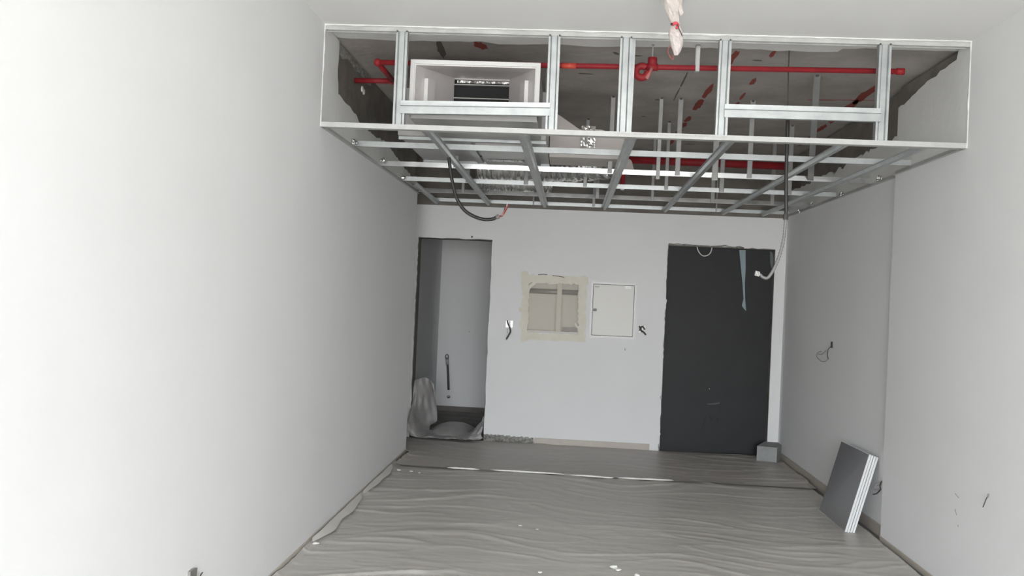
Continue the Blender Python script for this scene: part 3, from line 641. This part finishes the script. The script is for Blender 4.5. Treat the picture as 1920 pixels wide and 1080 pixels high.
def backbox(name, label, x0p, x1p, y0p, y1p, inner, wires):
    a, b_ = on(x0p, y0p, y=YB), on(x1p, y1p, y=YB); t = thing(name, label, 'electrical box', ((a.x+b_.x)/2, YB, b_.z))
    bm = bmesh.new(); w_ = .006; x0, x1, z0, z1 = a.x, b_.x, b_.z, a.z
    box(bm, x0, x1, YB-.006, YB, z1-w_, z1); box(bm, x0, x1, YB-.006, YB, z0, z0+w_); box(bm, x0, x0+w_, YB-.006, YB, z0+w_, z1-w_); box(bm, x1-w_, x1, YB-.006, YB, z0+w_, z1-w_)
    ob('rim', bm, M['darkbox'], t); ob('inner_plate', bx(x0+w_, x1-w_, YB-.003, YB, z0+w_, z1-w_), M[inner], t)
    for m_, r, P in wires: ob('wire', tb([on(px, py, y=YB-.02-.01*k) for k, (px, py) in enumerate(P)], r, 6, 5), M[m_], t, smooth=True)
    return t
backbox('wall_box', 'white metal wall box with a black wire hanging out, right of the left doorway', 948, 962, 600, 615, 'galvbox',
        [('gwire', .009, [(951, 601), (953, 608), (956, 615), (957, 622), (954, 628), (950, 635)]), ('wwire', .006, [(955, 602), (956, 608), (955, 614)]), ('gwire', .005, [(956, 603), (956, 612)]), ('conduit', .002, [(953, 616), (951, 620), (952, 625)]), ('blackgl', .008, [(950.5, 633), (949.5, 636)])])
backbox('wall_box', 'grey wall box crammed with dark wires, left of the dark right doorway', 1198, 1210, 610, 624, 'darkbox',
        [('gwire', .008, [(1199, 611), (1201, 618), (1206, 622)]), ('gwire', .007, [(1199, 620), (1204, 612), (1209, 618)]), ('wwire', .004, [(1207, 611), (1208, 619)]), ('rwire', .004, [(1203, 611), (1202, 621)]), ('gwire', .009, [(1202, 621), (1207, 623), (1211, 628)])])
p = on(1172, 655, y=YB); ob('nick', bx(p.x-.003, p.x+.003, YB-.001, YB+.001, p.z-.014, p.z+.01), M['brownmark'], wb)
p = on(885, 444, y=YB); ob('nail', dome(bmesh.new(), p, .012, .01, 7), M['screw'], wb)

# wire stubs on the right wall
def stub(name, label, origin, items):
    t = thing(name, label, 'wire', origin)
    for nm_, m_, r, P in items: ob(nm_, tb(P, r, 6, 5), M[m_], t, smooth=True)
    return t
xr = XR-.004
w_ = lambda px, py, o=.004: on(px, py, x=XR-o)
stub('wall_wire', 'thin dark wire looping out of a slot in the recessed right wall at mid height', w_(1558, 645), [
    ('slot', 'blackgl', .012, [w_(1560, 641), w_(1560, 652)]),
    ('wire', 'gwire', .0035, [w_(1559, 649), w_(1553, 655, .03), w_(1551, 665, .05), w_(1553, 673, .05)]),
    ('wire', 'conduit', .003, [w_(1553, 673, .05), w_(1546, 678, .06), w_(1538, 676, .06), w_(1531, 668, .06), w_(1534, 661, .05), w_(1540, 659, .04)]),
    ('wire', 'conduit', .003, [w_(1534, 664, .05), w_(1541, 664, .04), w_(1549, 657, .03)])])
stub('wall_wire', 'tangle of wires low on the recessed right wall beside the leaning boards', w_(1645, 914), [
    ('wire', 'gwire', .004, [w_(1653, 902), w_(1650, 910, .03), w_(1651, 918)]), ('wire', 'conduit', .004, [w_(1652, 908), w_(1642, 912, .04), w_(1639, 918, .05), w_(1648, 917, .03)]),
    ('wire', 'gwire', .005, [w_(1650, 919), w_(1644, 925, .04), w_(1637, 927, .05)]), ('wire', 'conduit', .004, [w_(1653, 904), w_(1645, 907, .03), w_(1638, 915, .05)])])
n_ = lambda px, py, o=.002: on(px, py, x=XN-o)
stub('wall_wire', 'short bare wire end poking out of the near right wall', n_(1850, 930), [('wire', 'gwire', .003, [n_(1853, 929), n_(1848, 938, .02), n_(1843, 951, .03)]), ('stripped_end', 'conduit', .004, [n_(1854, 926), n_(1852, 932, .008)])])
for P in ([(1791, 925), (1798, 934)], [(1791, 954), (1794, 966)], [(1796, 984), (1797, 988)]):
    A, B = n_(*P[0], 0), n_(*P[1], 0); ob('scratch_mark', tb([A, (A+B)/2+Vector((0, .003, 0)), B], .0015, 5), M['brownmark'], wr)
# box on the left wall at the lower picture edge
l_ = lambda px, py, o=.002: on(px, py, x=XL+o)
t = thing('wall_box', 'dark wall box with a stiff wire end on the near left wall at floor edge', 'electrical box', l_(362, 1075))
ob('flap', poly(bmesh.new(), [[(p.y, p.z) for p in (l_(352, 1086), l_(353, 1072), l_(360, 1066), l_(366, 1064), l_(364, 1086))]], lambda u, v, s: (s, u, v), XL, XL+.012), M['darkbox'], t)
ob('inner_plate', poly(bmesh.new(), [[(p.y, p.z) for p in (l_(362, 1090), l_(365, 1066), l_(376, 1076), l_(374, 1090))]], lambda u, v, s: (s, u, v), XL, XL+.004), M['galvbox'], t)
ob('wire', tb([l_(374, 1090), l_(376, 1079, .02), l_(380, 1073, .03)], .003, 6, 4), M['gwire'], t)

# ================================================================== RIGHT DOORWAY: dark board
yb_ = YB+.10
bd = ob('closing_board', bx(RX0+.001, RX1-.001, yb_, yb_+.03, .0, RZ), M['board'], None, ((RX0+RX1)/2, yb_, 0))
props(bd, 'large dark grey board closing the right doorway in the back wall', 'board')
def smudge(pts, m_, nm_='scuff_mark'):
    P = [on(px, py, y=yb_) for px, py in pts]; ob(nm_, poly(bmesh.new(), [[(p.x, p.z) for p in P]], lambda u, v, t: (u, t, v), yb_-.001, yb_+.001), M[m_], bd)
for a_, b2 in (((1318, 800), (1324, 782)), ((1331, 781), (1336, 788)), ((1346, 784), (1345, 790)), ((1316, 808), (1318, 797))):
    A, B = on(*a_, y=yb_), on(*b2, y=yb_); ob('scuff_mark', tb([A, B], .004, 5), M['darkscuff'], bd)
smudge([(1325, 757), (1335, 756), (1350, 754), (1349, 757), (1340, 759), (1328, 759)], 'scuff'); ob('chip', dome(bmesh.new(), on(1330, 729, y=yb_), .005, .003, 6), M['wwire'], bd)
tp = [on(px, py, y=yb_-.02) for px, py in ((1386, 469), (1398, 469), (1398, 485), (1398, 505), (1396.5, 530), (1397, 560), (1399, 583), (1394, 578), (1391, 573), (1394, 560), (1392, 530), (1389, 500))]
ts = ob('clear_strip', poly(bmesh.new(), [[(p.x, p.z) for p in tp]], lambda u, v, t: (u, t+.0, v), yb_-.022, yb_-.018), M['bluefilm'], None, (tp[0].x, yb_-.02, tp[0].z))
props(ts, 'narrow clear bluish plastic strip dangling in front of the dark board', 'strip')
tp = [on(px, py, y=yb_-.015) for px, py in ((1444, 471), (1448, 474), (1451, 484), (1450, 495), (1447, 505), (1444, 492))]
ts = ob('clear_flap', poly(bmesh.new(), [[(p.x, p.z) for p in tp]], lambda u, v, t: (u, t, v), yb_-.016, yb_-.012), M['tipfilm'], None, (tp[0].x, yb_-.02, tp[0].z))
props(ts, 'small dim plastic flap in the top right corner of the dark doorway', 'flap')
lp = [on(px, py, y=yb_-.04) for px, py in ((1307, 462), (1309, 470), (1314, 477), (1320, 480), (1328, 478), (1333, 472), (1335, 463))]
lw = ob('cable_loop', tb(lp, .006, 8, 5), M['wwire'], None, lp[0], True); props(lw, 'white cable loop peeping below the top of the right doorway', 'cable')

# ================================================================== LEFT DOORWAY: hose and draped film
hp = [on(839, 680, y=YA-.02), on(840, 700, y=YA-.02), on(841, 731, y=YA-.02)]
hs = thing('waste_hose', 'dark hose hanging straight down on the wall inside the left doorway', 'hose', hp[0])
ob('hose', tb(hp, .016, 10, 4), M['gwire'], hs, smooth=True)
ob('fitting', tb([on(838, 670, y=YA-.02), on(839, 684, y=YA-.02)], .024, 10), M['casing'], hs, smooth=True)
ob('bracket_ring', tb([on(838, 669, y=YA-.06)+Vector((.02*math.cos(t), 0, .03*math.sin(t))) for t in [2*math.pi*i/16 for i in range(17)]], .008, 6), M['darkbox'], hs)
ft = ob('pipe_stub', tb([on(841, 744, y=YA+.01), on(841, 744, y=YA-.05)], .021, 12), M['gwire'], None, on(841, 744, y=YA), True)
props(ft, 'short black pipe stub sticking out of the alcove wall below the hose', 'pipe'); ob('stub_cap', dome(bmesh.new(), on(841, 743, y=YA-.05), .014, .006, 8), M['casing'], ft)
nl = ob('wall_plug', dome(bmesh.new(), on(880, 622, y=YA), .012, .01, 8), M['darkbox'], None, on(880, 622, y=YA)); props(nl, 'tiny grey plug in the alcove wall above the hose', 'plug')
# dark unfinished band along the foot of the alcove wall
props(ob('trim_1', bx(xa, .2, YA-.012, YA, 0, .07), M['blockwall']), kind='structure')
ctrl = [ # outer, mid, inner, each (px, py, depth)
 [(776,722,9.98),(780,712,10.0),(800,708,10.15),(813,720,10.3)],
 [(774,750,9.98),(782,742,10.0),(800,745,10.15),(817,752,10.35)],
 [(768,775,9.80),(780,775,9.95),(797,780,10.2),(819,788,10.4)],
 [(763,800,9.72),(778,800,9.85),(792,803,10.1),(808,797,10.4)],
 [(774,828,9.75),(785,822,9.8),(797,814,9.95),(806,806,10.25)],
 [(800,831,9.72),(806,827,9.76),(812,820,9.9),(820,812,10.2)],
 [(835,830,9.75),(838,827,9.78),(845,821,9.9),(850,815,10.15)],
 [(868,829,9.74),(868,826,9.78),(872,818,9.9),(880,810,10.1)],
 [(890,827,9.76),(888,820,9.8),(892,808,9.88),(897,796,10.0)],
 [(904,823,9.79),(903,812,9.81),(906,797,9.84),(908,779,9.87)]]
C3 = [[on(px, py, y=d) for px, py, d in r] for r in ctrl]
for r in C3:
    for p in r: p.z = max(p.z, .034)
cols = [smooth_pts([r[j] for r in C3], 6) for j in range(4)]
rows = [smooth_pts([cols[j][i] for j in range(4)], 6) for i in range(len(cols[0]))]
for i, r in enumerate(rows):
    for j, p in enumerate(r):
        r[j] = p+Vector((.012*noise.noise((i*.35, j*.35, 1)), .05*noise.noise((i*.25, j*.5, 5)), .010*noise.noise((i*.3, j*.3, 9))))
        r[j].z = max(r[j].z, .030)
dr_ = thing('draped_plastic_sheet', 'dusty clear plastic sheet bunched across the foot of the left doorway', 'plastic sheet', on(840, 828, y=9.8))
ob('folded_edge', grid(bmesh.new(), rows), M['drape'], dr_, smooth=True)
c0 = on(850, 803, z=.05); G = []
for i in range(13):
    r = i/12; G.append([(c0.x+.27*r*math.cos(t)*(1+.05*math.sin(3*t)), c0.y+.52*r*math.sin(t), .015+.085*(1-r**3)+.012*noise.noise((r*4*math.cos(t), r*4*math.sin(t), 2))) for t in [2*math.pi*k/36 for k in range(37)]])
ob('covered_mound', grid(bmesh.new(), G), M['drape'], dr_, smooth=True)
cr = ob('rubble_piece', bevel(hexa(bmesh.new(), [(c0.x+.25, 11.85, 0), (c0.x+.44, 11.9, 0), (c0.x+.42, 12.1, 0), (c0.x+.2, 12.05, 0), (c0.x+.27, 11.9, .05), (c0.x+.4, 11.92, .03), (c0.x+.4, 12.05, .055), (c0.x+.24, 12.0, .045)]), .008, 1), M['darkbox'], None, (c0.x+.3, 12, 0)); props(cr, 'flat grey rubble scrap on the alcove floor behind the bunched film', 'rubble')

# ================================================================== BLOCK AND LEANING BOARDS
a, b_ = on(1418, 866, z=0), on(1456, 870, z=0); ang = math.atan2(b_.y-a.y, b_.x-a.x)
bw = (b_-a).length; bd_ = Vector((-math.sin(ang-.10), math.cos(ang-.10), 0)); dx = (b_-a).normalized(); hh = .155
back = .40
P = [a, b_, b_+bd_*back, a+bd_*back]; P = [Vector((p.x, p.y, .012)) for p in P]
bk = ob('concrete_block', bevel(hexa(bmesh.new(), P+[p+Z*hh for p in P]), .005, 2), M['block'], None, (a+b_)/2); props(bk, 'pale grey aerated concrete block on the floor at the foot of the dark doorway', 'block')
ob('chip', dome(bmesh.new(), a.lerp(b_, .45)+Z*.03, .004, .002, 6), M['darkbox'], bk)
fa, fb = on(1536, 957, z=.01), on(1584, 997, z=.01)      # foot of the front face, far and near end
L_ = (fb-fa).length; e = (fb-fa).normalized()
# lean: the top edge meets the wall
tn = on(1630, 852, x=XR-.075); H = (tn-fb).length
ta = on(1578, 827, x=XR-.075)
nrm = (ta-fa).cross(fb-fa).normalized()
if nrm.x > 0: nrm = -nrm
gp = .0165
print('BOARD', fa, fb, ta, tn, 'H', H, 'L', L_)
upv = (tn-fb).normalized()
th = .0165
labs = ['front leaning board with dark glossy face and white edge, by the right wall', 'second board from the front in the stack leaning on the right wall', 'third board from the front in the stack leaning on the right wall', 'rearmost board of the leaning stack, touching the right wall']
for k in range(4):
    o = -nrm*(gp*k+(.004 if k > 1 else 0)); sh = Vector((0, 0, 0)) + e*(.004*(k % 2))
    Q = [fa+o+sh, fb+o+sh, fb+(tn-fb)+o+sh, fa+(ta-fa)+o+sh]; bk_ = [q-nrm*(th-.002) for q in Q]
    s = hexa(bmesh.new(), Q+bk_); t = ob('leaning_board', bevel(s, .001, 1), M['whiteedge'], None, fb+o); props(t, labs[k], 'board', 'boards leaning on the right wall')
    if k: continue
    Fq = [Q[0].lerp(Q[1], .006)+upv*.003, Q[1].lerp(Q[0], .006)+upv*.003, Q[2].lerp(Q[3], .006)-upv*.003, Q[3].lerp(Q[2], .006)-upv*.003]
    ob('facing', hexa(bmesh.new(), [q-nrm*.0002 for q in Fq]+[q+nrm*.0012 for q in Fq]), M['slate'], t)

# ================================================================== PLASTIC FILM ON THE FLOOR
def hfield(x, y, sd=0):
    wx = x+.35*noise.noise((x*.9, y*.7, 3+sd)); wy = y+.42*noise.noise((x*.9, y*.5, 8+sd))+.05*noise.noise((x*3, y*2, 8+sd))
    n1 = noise.noise((wx*1.1, wy*4.2, sd)); n2 = noise.noise((wx*2.4, wy*9, 5+sd)); n3 = noise.noise((wx*.6, wy*2.0, 11+sd)); n4 = noise.noise((wx*5, wy*17, 2+sd))
    rid = max(0, 1-abs(n1)*5)**2
    rid2 = max(0, 1-abs(n2)*4)**2
    fade = .45+.55*max(0, min(1, .5+1.6*noise.noise((x*.7, y*.4, 21+sd))))
    return .007+(.021*rid*max(0, .45+n3)+.007*rid2*(.4+n3)+.006*max(0, n3)+.0012*n4)*fade
def film(y0, y1, nx, ny, x0, x1, m_, name, label, zoff=0, sd=0, lipfront=False, org=None):
    G = []
    for i in range(ny+1):
        y = y0+(y1-y0)*i/ny; row = []
        xe0 = (x0 if y < YE+.04 else x0-.55)+.010+.012*max(0, noise.noise((y*1.3, 0, 4)))+.008*noise.noise((y*6, 0, 4)); xe1 = x1-.03-.02*noise.noise((y*1.1, 2, 4))-.01*noise.noise((y*5, 1, 4))
        for j in range(nx+1):
            t = j/nx; x = xe0+(xe1-xe0)*t; z = hfield(x, y, sd)+zoff
            dl_ = x-xe0; dr2 = xe1-x
            z += max(0, 1-dl_/.035)**1.5*(.022+.022*noise.noise((y*2.2, 3, 1)))       # edge curling up at the wall
            z += max(0, 1-dr2/.05)**2*(.010+.012*noise.noise((y*2, 5, 1)))
            if lipfront: z += max(0, 1-(i/ny*(y1-y0))/.03)*(.004+.004*max(-.3, noise.noise((x*2.3, 4, 1))))
            yo = y+(.05*noise.noise((x*1.2, 6, 1)) if (lipfront and i < 6) else 0)
            row.append((x, yo, max(z, .003) + (.006*max(0, 1-(i/ny*(y1-y0))/.12) if lipfront else 0)))
        G.append(row)
    o = ob(name, grid(bmesh.new(), G), M[m_], None, org or ((x0+x1)/2, y0, 0), True)
    return props(o, label, 'plastic sheet')
YSM = on(1040, 893, z=0).y
fn = film(1.2, YSM+.14, 190, 420, XL, XN, 'film', 'floor_protection_sheet', 'large wrinkled dusty plastic film covering most of the floor')
for a0, a1, wmax, sd_ in ((4.3, 4.75, .05, 1), (5.55, 6.9, .075, 2), (6.95, 8.1, .06, 3)):
    G = []
    for i in range(41):
        t = i/40; y = a0+(a1-a0)*t; wd = wmax*math.sin(math.pi*t)**.6*(.75+.5*noise.noise((y*3, sd_, 1)))+.002
        x0_ = XL+.022+.006*noise.noise((y*2, sd_, 5)); G.append([(x0_, y, .050+.006*noise.noise((y*4, 1, 1))), (x0_+wd*.5, y, .040), (x0_+wd, y, .026)])
    ob('folded_edge', grid(bmesh.new(), G), M['fold'], fn, smooth=True)
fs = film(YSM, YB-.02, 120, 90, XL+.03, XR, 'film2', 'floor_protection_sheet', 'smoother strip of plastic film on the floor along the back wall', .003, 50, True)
for xa_, xb_ in ((828, 893), (915, 1060), (1068, 1150), (1156, 1258)):
    A, B = on(xa_, 891, z=.02).x, on(xb_, 893, z=.02).x; P = []
    for k in range(26):
        x = A+(B-A)*k/25; P.append((x, YSM+.05*noise.noise((x*1.2, 6, 1))-.004, .024+.004*noise.noise((x*6, 1, 1))))
    ob('raised_edge', tb(P, lambda t: .0075*(1-abs(2*t-1)**4)+.001+.003*noise.noise((t*6, xa_, 1)), 6), M['seam'], fs, smooth=True)
# crumbs lying on the film
for i, (px, py, s) in enumerate(((1152, 1063, .022), (1160, 1068, .014), (1194, 1078, .014), (975, 985, .010), (1008, 992, .008), (1012, 1073, .010), (748, 881, .014), (786, 886, .010), (771, 883, .012), (592, 1018, .016))):
    p = on(px, py, z=.018); bm = bmesh.new(); bmesh.ops.create_icosphere(bm, subdivisions=2, radius=s)
    for v in bm.verts: v.co = Vector((v.co.x*1.3, v.co.y, v.co.z*.5))*(1+.5*noise.noise(v.co*60+Vector((i, 0, 0)))) + p
    o = ob('plaster_crumb', bm, M['dust'], None, p)
    props(o, ('largest white plaster crumb, at the front centre of the floor film', 'white crumb touching the largest crumb on the front floor film', 'white crumb on the front floor film, just right of the largest one', 'tiny crumb left of centre in the middle of the floor film', 'tiny crumb in the middle of the floor film, right of its twin', 'small crumb on the front floor film, left of the largest one', 'crumb near the left wall, at the left end of the film seam', 'crumb at the film seam, rightmost of three by the left wall', 'crumb at the film seam, middle of three by the left wall', 'crumb at the foot of the left wall, nearest the camera')[i], 'crumb', 'plaster crumbs scattered on the floor film')
